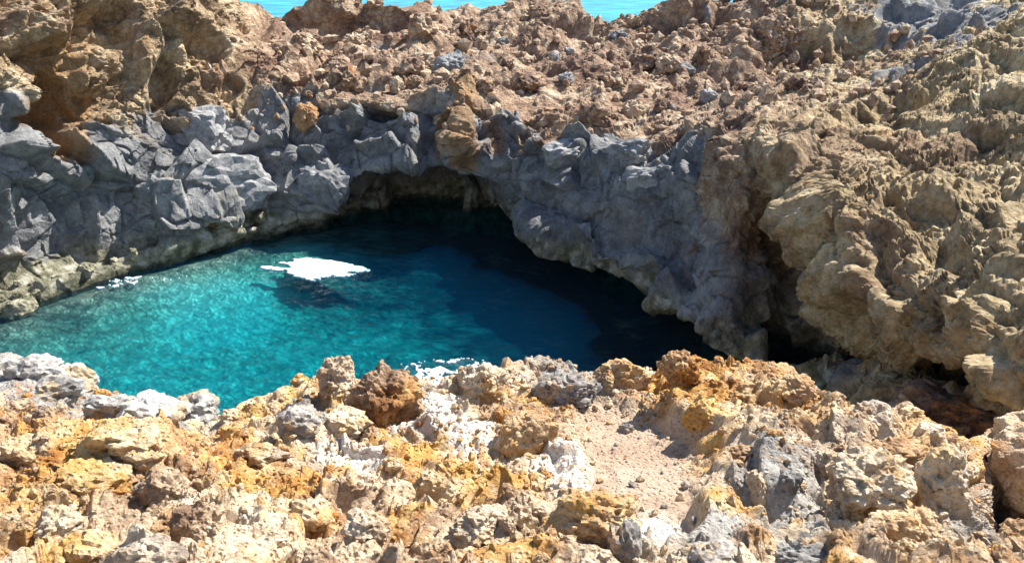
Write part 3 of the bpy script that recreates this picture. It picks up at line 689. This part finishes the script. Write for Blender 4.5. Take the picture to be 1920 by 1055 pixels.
cap = np.array([[N0, N0 + 2 * (nx - 1) + (ny - 1) + 0, N0 + (nx - 1) + (ny - 1), N0 + (nx - 1)]])
me = make_mesh('pool_water', V, np.vstack([Ft, side, cap]), None, True, M_WATER)
water = tag(link('pool_water', me), 'clear turquoise pool darkening to navy under the cave', 'water', kind='structure')

def sea_material():
    m, nt, out = new_mat('open_sea'); b = NB(nt)
    geo = b.n('ShaderNodeNewGeometry'); pos = geo.outputs['Position']
    c = b.ramp(b.noise(pos, 0.09, 8, 0.65), [(0.40, (0.0, 0.14, 0.24)), (0.50, (0.005, 0.24, 0.33)), (0.60, (0.02, 0.36, 0.42))])
    pb = b.n('ShaderNodeBsdfPrincipled'); b.set(pb, Base_Color=c, Roughness=0.3, IOR=1.33); pb.inputs['Specular IOR Level'].default_value = 0.12
    bump = b.n('ShaderNodeBump'); bump.inputs['Strength'].default_value = 0.6; bump.inputs['Distance'].default_value = 0.4
    nt.links.new(b.noise(pos, 0.6, 6, 0.6), bump.inputs['Height']); nt.links.new(bump.outputs[0], pb.inputs['Normal'])
    nt.links.new(pb.outputs[0], out.inputs['Surface'])
    return m
me = bpy.data.meshes.new('sea')
me.from_pydata([(-6000, 46, -0.1), (6000, 46, -0.1), (6000, 9000, -0.1), (-6000, 9000, -0.1)], [], [(0, 1, 2, 3)]); me.materials.append(sea_material())
tag(link('sea', me), 'bright turquoise open sea beyond the lava ridge', 'sea', kind='structure')
print('water', round(time.time() - T0, 1))
#ROCKS
# ------------------------------------------------------------------ rock shapes
ICO = {}
def ico(level):
    if level not in ICO:
        bm = bmesh.new(); bmesh.ops.create_icosphere(bm, subdivisions=level, radius=1.0)
        V = np.array([v.co[:] for v in bm.verts], F32); Fc = np.array([[v.index for v in f.verts] for f in bm.faces], np.int32)
        bm.free(); V /= np.linalg.norm(V, axis=1, keepdims=True); ICO[level] = (V, Fc)
    return ICO[level]
def rock_mesh(seed, level, mat, cuts=14, sharp=14.0, rough=0.12, lump=0.12, box=0.0):
    """a stone: half-space cuts give broken faces, noise gives the worn, pitted skin"""
    V, Fc = ico(level); rs = np.random.RandomState(seed)
    pl = rs.normal(size=(cuts, 3)); pl /= np.linalg.norm(pl, axis=1, keepdims=True)
    dd = rs.uniform(0.66, 0.95, cuts)
    if box > 0:
        ax = np.vstack([np.eye(3), -np.eye(3)]) + rs.normal(size=(6, 3)) * 0.16
        ax /= np.linalg.norm(ax, axis=1, keepdims=True)
        pl = np.vstack([ax, pl]); dd = np.concatenate([rs.uniform(0.68, 0.80, 6), dd * 1.12])
    c = np.maximum(V @ pl.T, 1e-3) / dd
    c = np.concatenate([c, np.full((len(V), 1), 1 / 1.08)], 1)
    r = 1.0 / (np.sum(c ** sharp, 1) ** (1 / sharp))
    q = V * r[:, None]
    s0 = (seed % 211) * 3.7
    r = r * (1 + rough * fbm(q * 1.8 + s0, 5, seed % 97, 0.62) * 1.5)
    r = r + 0.9 * rough * facets(q + s0, 0.55, seed % 79, 1.0, 0.25) + (0.5 * rough * facets(q + s0, 0.22, seed % 73, 1.0, 0.25) if level >= 4 else 0)
    if level >= 4: r = r + 0.35 * rough * ridged(q * 3 + s0, 4, seed % 67)
    if lump: r = r + lump * (lumps(q + s0, 0.42, seed % 89, 0.5) - 0.45)
    if lump and level >= 4: r = r + lump * 0.5 * (lumps(q + s0, 0.17, seed % 83, 0.5) - 0.45)
    W_ = V * np.clip(r, 0.3, 1.3)[:, None]
    if level >= 4: W_ = warp(W_, 0.4, 0.06, seed % 71)
    return make_mesh('rock', W_, Fc, None, level < 4, mat)
rng = random.Random(7)
def place(name, me, loc, size, rot):
    o = link(name, me); o.location = loc; o.scale = size; o.rotation_euler = rot
    return o

# ------------------------------------------------------------------ boulders one can point at
LANDMARKS = []
STOP = {'sitting', 'perched', 'leaning', 'on', 'with', 'in', 'at', 'beside', 'behind', 'between', 'next', 'lying', 'among', 'hanging', 'standing', 'wedged', 'below', 'casting', 'near', 'of', 'left', 'right', 'above', 'under', 'embedded', 'overhanging', 'beyond'}
def short(label):
    out = []
    for w_ in label.split():
        if w_ in STOP and len(out) >= 2: break
        out.append(w_)
    return ' '.join(out)
def hero(name, px, py, w, h, tree, mat, label, cat='boulder', seed=0, level=4, rot=None, depth=None, **kw):
    """a boulder where the photo shows it, resting where the ray under it meets the ground"""
    r = hit(px, py + 0.36 * h, tree)
    if r is None: print('MISS', label); return None
    t = (r[0] - EYE).length
    d = Vector(ray(px, py)).normalized()
    sx = 0.5 * w / FPX * t; sz = 0.5 * h / FPX * t; sy = depth or 0.5 * (sx + sz)
    loc = EYE + d * (t + 0.25 * sy) - Vector((0, 0, 0.22 * sz))
    me = rock_mesh(seed or int(px * 7 + py), level, mat, **kw)
    s = 1.02
    o = place(name, me, loc, (sx * s, sy * s, sz * s * 1.05), rot or (rng.uniform(-.15, .15), rng.uniform(-.15, .15), rng.uniform(-0.35, 0.35)))
    LANDMARKS.append((Vector(loc), short(label)))
    return tag(o, label, cat)
LB_, CB_ = BVH_L, BVH_C
HB = [
 (990, 806, 132, 108, LB_, M_OCHRE, 'blocky cream and orange boulder sitting beside the sandy path', dict(level=5, box=1, rough=0.06, lump=0.06)),
 (716, 736, 132, 118, LB_, M_TUFF, 'large pale tan boulder perched on the rim with a dark hollow', dict(level=5, cuts=9, rough=0.10, lump=0.10)),
 (632, 712, 74, 96, LB_, M_TUFF, 'tall pointed brown boulder leaning against the large pale rim boulder', dict(level=5, cuts=8)),
 (912, 712, 88, 80, LB_, M_TUFF, 'rounded cream boulder on the rim beside white surf', dict(level=5, cuts=9, lump=0.12)),
 (1168, 700, 92, 60, LB_, M_TUFF, 'smooth domed tan boulder on the rim beside dark water', dict(level=5, cuts=6, rough=0.08)),
 (1068, 728, 112, 66, LB_, M_DARK, 'grey vesicular slab leaning on the rim between tan boulders', dict(level=5, cuts=12, lump=0.08)),
 (1276, 690, 74, 66, LB_, M_OCHRE, 'golden knob of rock at the head of the crumbly ridge', dict(level=5, lump=0.16)),
 (652, 792, 100, 58, LB_, M_TUFF, 'flat tan stone in front of the pointed rim boulder', dict(box=0.5)),
 (556, 788, 92, 62, LB_, M_DARK, 'dark grey angular chunk in shadow left of the pointed boulder', dict()),
 (902, 978, 116, 84, LB_, M_TUFF, 'pale boulder with orange scar among the rubble', dict(level=5, lump=0.13)),
 (1115, 962, 168, 110, LB_, M_OCHRE, 'wide pitted grey and orange boulder at the sandy path edge', dict(level=5, lump=0.14)),
 (1170, 1015, 62, 100, LB_, M_DARK, 'dark grey pitted stone beside the sandy path', dict(lump=0.14)),
 (1632, 900, 150, 120, LB_, M_TUFF, 'massive purplish tan boulder with an orange split face', dict(level=5, box=0.6)),
 (1676, 992, 88, 72, LB_, M_OCHRE, 'angular dark orange stone below the massive tan boulder', dict(box=0.4, cuts=10, lump=0.04)),
 (1774, 884, 72, 84, LB_, M_TUFF, 'rounded brown stone in the gully behind the ridge', dict(cuts=8, lump=0.04)),
 (1690, 842, 96, 40, LB_, M_OCHRE, 'bright orange flat slab on the ridge crest', dict(box=0.5)),
 (1548, 864, 54, 46, LB_, M_TUFF, 'tan stone wedged beside the massive tan boulder', dict()),
 (1425, 915, 46, 84, LB_, M_TUFF, 'upright grey stone at the corner of the overhanging shelf', dict(box=0.6)),
 (1478, 900, 46, 50, LB_, M_PALE, 'small blue grey stone behind the overhanging shelf corner', dict(box=0.3)),
 (1490, 1040, 150, 70, LB_, M_PALE, 'pale blue grey slab with cream crust right of the path', dict(level=5, box=0.4)),
 (1328, 1040, 96, 56, LB_, M_DARK, 'dark grey clinker stone at the foot of the path', dict(lump=0.16)),
 (1174, 802, 30, 26, LB_, M_DARK, 'small dark scoria lump lying on the pale sand', dict(lump=0.16)),
 (1640, 778, 66, 56, LB_, M_TUFF, 'pale knobbly rock on the descending ridge crest', dict(lump=0.16)),
 (1745, 812, 50, 46, LB_, M_TUFF, 'small yellowish knob at the low end of the ridge', dict(lump=0.16)),
 (1492, 722, 72, 52, LB_, M_OCHRE, 'orange brown hump on the middle of the crumbly ridge', dict(lump=0.14)),
 (1400, 735, 60, 44, LB_, M_OCHRE, 'rounded orange stone embedded in the crumbly ridge face', dict(lump=0.08)),
 (1315, 770, 70, 70, LB_, M_OCHRE, 'orange chunk overhanging a dark hole in the ridge', dict(lump=0.1)),
 (62, 692, 84, 46, LB_, M_PALE, 'low pale grey boulder at the water end of the grey rocks', dict(cuts=9, lump=0.05)),
 (142, 708, 70, 54, LB_, M_PALE, 'domed white grey boulder beside the turquoise water', dict(cuts=9, lump=0.05)),
 (92, 736, 96, 46, LB_, M_PALE, 'wide grey boulder behind the domed white grey boulder', dict(cuts=10, lump=0.05)),
 (286, 762, 96, 56, LB_, M_PALE, 'cracked pale grey boulder between two other grey boulders', dict(cuts=12, lump=0.03)),
 (366, 766, 78, 66, LB_, M_PALE, 'tilted grey boulder at the end of the grey rocks', dict(cuts=10, lump=0.03)),
 (216, 758, 84, 44, LB_, M_PALE, 'flat grey boulder next to the cracked pale boulder', dict(cuts=10, lump=0.05)),
 (492, 852, 92, 50, LB_, M_CRUST, 'white grey rounded stone with yellow lichen among tan rubble', dict(cuts=10, lump=0.05)),
 (232, 828, 190, 100, LB_, M_OCHRE, 'huge brownish ochre block with yellow hollows under its edge', dict(level=5, box=0.5)),
 (372, 982, 96, 96, LB_, M_TUFF, 'upright tan boulder with dark shaded side in the left rubble', dict(level=5, box=0.4)),
 (282, 1036, 100, 66, LB_, M_CRUST, 'grey crusted boulder with ochre base in the left rubble', dict(cuts=10)),
 (175, 1030, 96, 62, LB_, M_OCHRE, 'golden yellow boulder in the left rubble', dict(cuts=10, lump=0.06)),
 (108, 985, 84, 60, LB_, M_CRUST, 'dark grey pitted boulder beside the golden yellow boulder', dict(lump=0.14)),
 (172, 896, 130, 52, LB_, M_OCHRE, 'long ochre slab casting a dark shadow below the huge block', dict(box=0.6)),
 (302, 905, 84, 64, LB_, M_CRUST, 'grey fractured stone with tan side in the left rubble', dict(box=0.4)),
 (50, 850, 84, 66, LB_, M_OCHRE, 'cream topped ochre stone beside the huge ochre block', dict()),
 (815, 905, 70, 62, LB_, M_OCHRE, 'orange crusted stone casting shadow in the middle rubble', dict(lump=0.14)),
 (575, 960, 84, 60, LB_, M_TUFF, 'cream rubble stone in the pale rubble slope', dict(lump=0.13)),
 (690, 985, 80, 62, LB_, M_TUFF, 'pale stone with cavities near the middle rubble', dict(lump=0.14)),
 (1792, 772, 190, 96, CB_, M_BROWN, 'long shaded rock slab lying in the dark ravine', dict(level=5, box=0.6, lump=0.12)),
 (1345, 676, 62, 46, CB_, M_DARKSHORE, 'rounded dark boulder at the shaded end of the pool', dict(cuts=9, lump=0.04)),
 (1392, 690, 40, 34, CB_, M_DARKSHORE, 'small dark boulder wedged beside the shaded cliff foot', dict(cuts=9, lump=0.04)),
 (1442, 694, 56, 36, CB_, M_DARKSHORE, 'flat dark boulder at the foot of the shaded crevice', dict(cuts=9, lump=0.04)),
 (576, 212, 44, 52, CB_, M_RUST, 'reddish brown boulder hanging at the top of the grey wall', dict(cuts=9)),
 (842, 118, 62, 34, CB_, M_BASALT, 'blue grey boulder standing out on the brown rubble', dict(cuts=9)),
 (1320, 102, 34, 42, CB_, M_BROWN, 'tilted brown block standing alone on the lava flat', dict(box=0.7)),
 (575, 72, 46, 40, CB_, M_BROWN, 'brown boulder at the foot of the shaded far ridge', dict()),
 (1152, 146, 60, 44, CB_, M_BROWN, 'rounded brown boulder in the middle of the lava flat', dict()),
 (1215, 110, 70, 50, CB_, M_BROWN, 'dark cluster boulder with shaded front on the lava flat', dict()),
 (1110, 212, 56, 52, CB_, M_BROWN, 'dark brown boulder above the sunlit grey shelf', dict()),
 (1190, 205, 52, 44, CB_, M_BROWN, 'brown boulder with a yellow tuft beside it', dict()),
 (1330, 178, 36, 26, CB_, M_BASALT, 'small grey boulder at the edge of the lava flat', dict(box=0.5)),
 (1460, 62, 100, 60, CB_, M_BROWN, 'broad dark lava outcrop on the far slope', dict(level=5)),
 (30, 572, 70, 50, CB_, M_ALGAE, 'cream stained rock at the waterline of the left shelf', dict(cuts=9, lump=0.05)),
]
for px, py, w, h, tree, mat, lab, kw in HB:
    hero('boulder', px, py, w, h, tree, mat, lab, **kw)

# blocks standing out of the grey wall
BLK = [(432, 335, 165, 100, .1), (275, 372, 84, 92, -.2), (352, 250, 110, 70, .1), (600, 345, 90, 90, 0.1),
       (1075, 285, 90, 44, -.1), (1150, 300, 110, 50, -.2), (1205, 325, 90, 50, -.2)]
for i, (px, py, w, h, a) in enumerate(BLK):
    r = hit(px, py, BVH_C)
    if r is None: continue
    t = (r[0] - EYE).length; nrm_ = r[1] if r[1].dot(EYE - r[0]) > 0 else -r[1]
    sx, sz = 0.5 * w / FPX * t * 1.2, 0.5 * h / FPX * t * 1.2; sy = 0.45 * (sx + sz) * 0.8
    o = place('rock_block', rock_mesh(500 + i, 4, M_BASALT, cuts=12, sharp=40, rough=0.10, lump=0.0, box=0.2), r[0] - nrm_ * sy * 0.75, (sx, sy, sz), (rng.uniform(-.2, .2), a, math.atan2(nrm_.x, -nrm_.y) * 0.8))
    o.parent = cliff
# a yellow-green tuft growing between the boulders above the grey shelf
r = hit(1200, 226, BVH_C)
if r:
    V, F_ = [], []
    for k in range(90):
        a, l, tl = rng.uniform(0, 6.28), rng.uniform(.12, .30), rng.uniform(.1, .9)
        dx, dy = math.cos(a), math.sin(a)
        bx_, by_ = dx * rng.uniform(0, .10), dy * rng.uniform(0, .10); i0 = len(V)
        V += [(bx_ - dy * .012, by_ + dx * .012, -.05), (bx_ + dy * .012, by_ - dx * .012, -.05), (bx_ + dx * l * tl * .6 + dy * .009, by_ + dy * l * tl * .6 - dx * .009, l * .7), (bx_ + dx * l * tl, by_ + dy * l * tl, l)]
        F_ += [(i0, i0 + 1, i0 + 2), (i0, i0 + 2, i0 + 3)]
    mt, nt, out = new_mat('tuft_leaf'); b = NB(nt); pb = b.n('ShaderNodeBsdfPrincipled')
    gp = b.n('ShaderNodeNewGeometry')
    b.set(pb, Base_Color=b.ramp(b.noise(gp.outputs['Position'], 18.0, 3), [(0.35, (0.22, 0.20, 0.04)), (0.65, (0.52, 0.45, 0.10))]), Roughness=0.6); nt.links.new(pb.outputs[0], out.inputs['Surface'])
    me = bpy.data.meshes.new('tuft'); me.from_pydata(V, [], F_); me.materials.append(mt)
    o = link('grass_tuft', me); o.location = r[0]; o.scale = (0.6, 0.6, 0.6)
    tag(o, 'small yellow green tuft growing among brown boulders above the grey shelf', 'plant')
print('heroes', round(time.time() - T0, 1))

# ------------------------------------------------------------------ loose stones, one object each
LIB = {}
def lib(kind, mat, n, level, **kw):
    LIB[kind] = [rock_mesh(900 + 31 * k + len(kind) * 7, level, mat, **kw) for k in range(n)]
lib('ochre', M_OCHRE, 6, 4, lump=0.12); lib('cream', M_TUFF, 6, 4, lump=0.12); lib('scoria', M_DARK, 4, 3, lump=0.16)
lib('lava', M_BROWN, 8, 4, lump=0.18, rough=0.14); lib('shore', M_ALGAE, 5, 4, lump=0.06, box=0.3, sharp=26); lib('basalt', M_BASALT, 4, 4, box=0.4)
def scatter(kind, name, n, xr, yr, size, tree, label, cat, group, ok=None, sink=0.25):
    made = 0; tries = 0
    while made < n and tries < n * 30:
        tries += 1
        x, y = rng.uniform(*xr), rng.uniform(*yr)
        r = drop(x, y, tree)
        if r is None or (ok and not ok(r[0], r[1])): continue
        s = rng.uniform(0, 1) ** 2.2 * (size[1] - size[0]) + size[0]
        sc = (s * rng.uniform(.8, 1.25), s * rng.uniform(.8, 1.25), s * rng.uniform(.6, 1.0))
        o = place(name, rng.choice(LIB[kind]), r[0] + Vector((0, 0, sc[2] * (1 - 2 * sink) * 0.7)), sc, (rng.uniform(-.4, .4), rng.uniform(-.4, .4), rng.uniform(0, 6.28)))
        near = min(LANDMARKS, key=lambda m_: (m_[0] - o.location).length)[1]
        tag(o, label.replace('LANDMARK', near), cat, group); made += 1
def seen(v):
    s = project(np.array(v)); return -20 < s[0] < 1940 and -20 < s[1] < 1075 and v[1] > 0.5
def scr(v): return project(np.array(v))
def path_ok(v): 
    s = scr(v); return abs(s[0] - 1210) < 130 and 790 < s[1] < 1040
scatter('ochre', 'stone', 62, (-3.4, 3.2), (1.9, 5.0), (0.022, 0.085), BVH_L, 'small loose ochre stone lying near the LANDMARK', 'stone', 'loose ochre stones on the near ledge', lambda v, n: seen(v) and v.z > 5.0 and not path_ok(v))
scatter('cream', 'stone', 78, (-3.2, 2.6), (1.9, 4.9), (0.022, 0.09), BVH_L, 'small loose cream stone lying near the LANDMARK', 'stone', 'loose cream stones on the near ledge', lambda v, n: seen(v) and v.z > 5.0 and not path_ok(v))
scatter('scoria', 'pebble', 22, (0.2, 1.4), (2.0, 4.0), (0.010, 0.026), BVH_L, 'tiny dark pebble on the sandy path near the LANDMARK', 'pebble', 'dark pebbles on the sandy path', lambda v, n: path_ok(v))
scatter('lava', 'boulder', 80, (-9, 13), (27.5, 41), (0.22, 0.62), BVH_C, 'knobbly brown lava boulder on the flat near the LANDMARK', 'boulder', 'brown boulders on the lava flat', lambda v, n: seen(v) and v.z > 3.4 and abs(n.z) > 0.35)
scatter('basalt', 'boulder', 8, (-3, 14), (28, 39), (0.2, 0.4), BVH_C, 'small grey boulder among brown rubble near the LANDMARK', 'boulder', 'grey boulders among the brown rubble', lambda v, n: seen(v) and v.z > 3.4 and abs(n.z) > 0.35)
scatter('shore', 'shore_rock', 14, (-14, -7), (17.5, 26), (0.10, 0.24), BVH_C, 'low algae stained rock on the shelf at the foot of the grey wall', 'rock', 'rocks on the left shore shelf', lambda v, n: seen(v) and 0.0 < v.z < 0.9)
print('scatter', round(time.time() - T0, 1))

# gravel and crumbs too many to count: one object
def gravel(name, label, n, xr, yr, size, mat, tree, ok, level=1, seed=5):
    rs = np.random.RandomState(seed); V0, F0 = ico(level); Vs, Fs = [], []
    for _ in range(n * 3):
        if len(Vs) >= n: break
        x, y = rs.uniform(*xr), rs.uniform(*yr); r = drop(x, y, tree)
        if r is None or not ok(r[0], r[1]): continue
        s = size[0] + (size[1] - size[0]) * rs.uniform() ** 4
        q = V0 * (1 + rs.uniform(-.28, .28, (len(V0), 1))) * s * rs.uniform(.6, 1.2, (1, 3))
        a = rs.uniform(0, 6.28); R_ = np.array([[math.cos(a), -math.sin(a), 0], [math.sin(a), math.cos(a), 0], [0, 0, 1]])
        Fs.append(F0 + len(V0) * len(Vs)); Vs.append(q @ R_.T + np.array(r[0]) + np.array((0, 0, s * 0.3)))
    return tag(link(name, make_mesh(name, np.vstack(Vs), np.vstack(Fs), {'ochre': np.zeros(len(Vs) * len(V0)) + .1}, False, mat)), label, 'gravel', kind='stuff')
gravel('gravel', 'fine cream and ochre gravel covering the near ledge', 5200, (-3.4, 3.2), (1.9, 5.0), (0.006, 0.026), M_LEDGE, BVH_L, lambda v, n: seen(v) and v.z > 4.8 and (not path_ok(v) or rng.random() < 0.12))
gravel('lava_rubble', 'brown lava rubble covering the flat above the grey wall', 1700, (-10, 16), (24, 42), (0.05, 0.30), M_BROWN, BVH_C, lambda v, n: seen(v) and v.z > 3.2, seed=9)
print('gravel', round(time.time() - T0, 1))

# ------------------------------------------------------------------ foam
def foam_material():
    m, nt, out = new_mat('foam'); b = NB(nt)
    pb = b.n('ShaderNodeBsdfPrincipled'); c = b.mix(b.attr('thin'), (0.88, 0.90, 0.90, 1), (0.30, 0.48, 0.58, 1))
    b.set(pb, Base_Color=c, Roughness=0.8); nt.links.new(pb.outputs[0], out.inputs['Surface'])
    return m
M_FOAM = foam_material()
def foam_mesh(name, x0, x1, y0, y1, step, field, thick=0.03, thin=None):
    xs, ys = np.arange(x0, x1, step), np.arange(y0, y1, step)
    gx, gy = np.meshgrid(xs, ys, indexing='ij'); x, y = gx.ravel(), gy.ravel()
    f = field(x, y)
    z = waves(x, y) + 0.012 + thick * np.clip(f, 0, 1) ** 0.5
    keep = f > 0
    Fq = grid_faces(len(xs), len(ys)); Fq = Fq[keep[Fq].all(1)]
    used = np.unique(Fq); mp_ = np.full(len(x), -1); mp_[used] = np.arange(len(used))
    V = np.stack([x, y, z], 1)[used]; n0 = len(V)
    Fq = mp_[Fq]
    low = V.copy(); low[:, 2] -= 0.05                      # a skirt so that the foam has thickness
    e = np.concatenate([Fq[:, [0, 1]], Fq[:, [1, 2]], Fq[:, [2, 3]], Fq[:, [3, 0]]])
    key = np.sort(e, 1); _, idx, cnt = np.unique(key, axis=0, return_index=True, return_counts=True)
    be = e[idx[cnt == 1]]
    side = np.stack([be[:, 1], be[:, 0], be[:, 0] + n0, be[:, 1] + n0], 1)
    th = np.maximum(thin(x, y)[used] if thin else np.zeros(n0), 0.75 * (1 - smooth(f[used], 0.0, 0.22)))
    return make_mesh(name, np.vstack([V, low]), np.vstack([Fq, side]), {'thin': np.concatenate([th, th])}, True, M_FOAM)
def q3(x, y): return np.stack([x, y, np.zeros_like(x)], 1).astype(F32)
fc = PZ(598, 502, 0); fl = PZ(508, 502, 0); fr_ = PZ(690, 502, 0)
hw = 0.5 * (fr_[0] - fl[0]); fcx = 0.5 * (fr_[0] + fl[0])
fy0, fy1 = PZ(600, 526, 0)[1], PZ(600, 480, 0)[1]
def foam_field(x, y):
    u = (x - fcx) / hw; v = (y - 0.5 * (fy0 + fy1)) / (0.5 * (fy1 - fy0))
    v = v + 0.25 * u
    r = np.sqrt(u ** 2 + (v / (0.9 - 0.45 * np.clip(u, 0, 1))) ** 2)
    q = q3(x, y * 2.2)
    return 0.92 - r + 0.62 * fbm(q / 0.9, 4, 401) + 0.20 * fbm(q / 0.22, 3, 405) * smooth(r, .4, .9)
tag(link('sea_foam', foam_mesh('sea_foam', fcx - hw * 1.2, fcx + hw * 1.2, fy0 - .4, fy1 + .4, 0.022, foam_field, 0.05, lambda x, y: smooth((x - fcx) / hw + 0.5 * fbm(q3(x, y) / .3, 3, 3), 0.25, 0.55))), 'dense white foam patch floating on the dark water before the cave', 'foam')
def shore_field(x, y):
    p_ = q3(x, y)
    s = project(np.stack([x, y, np.zeros_like(x)], 1))
    line = np.interp(s[:, 0], [0, 90, 215, 345, 470, 560], [612, 578, 536, 502, 468, 446])
    dd = (s[:, 1] - line) / 16.0
    web = 0.16 - np.abs(fbm(p_ / 0.55, 4, 411))
    patch = smooth(fbm(p_ / 1.8, 3, 415), -0.05, 0.3)
    return np.where((dd > -1.6) & (dd < 1.2), np.where(s[:, 0] < 400, web * 2.0 * patch - 0.17 - 0.08 * np.abs(dd), -1), -1)
tag(link('shore_foam', foam_mesh('shore_foam', -14, -6, 17, 26, 0.03, shore_field, 0.02)), 'lacy white surf along the foot of the left shelf', 'foam', kind='stuff')
def near_field(x, y):
    p_ = q3(x, y); s = project(np.stack([x, y, np.zeros_like(x)], 1))
    r = np.sqrt(((s[:, 0] - 845) / 120) ** 2 + ((s[:, 1] - 722) / 40) ** 2)
    r2 = np.sqrt(((s[:, 0] - 990) / 170) ** 2 + ((s[:, 1] - 672) / 52) ** 2)
    lace = (0.22 - np.abs(fbm(p_ / 0.5, 4, 421))) * 1.6 - 0.36 * r + 0.16
    glint = perlin(p_ * np.array((1, 1.8, 1), F32) / 0.10, 427) - 0.40 - 0.16 * r2 + 0.25 * fbm(p_ / 0.9, 3, 431)  # sun glints on the water, modelled as small white foam pieces
    return np.maximum(np.where(r < 1.3, lace, -1), np.where(r2 < 1.2, glint, -1))
tag(link('surf', foam_mesh('surf', -4.0, 3.5, 12.0, 17.8, 0.022, near_field, 0.02)), 'white surf breaking against the rim and white flecks standing for sun glints', 'foam', kind='stuff')
print('done', round(time.time() - T0, 1), 'tris', sum(len(o.data.loop_triangles) or 2 * len(o.data.polygons) for o in scene.objects if o.type == 'MESH'))
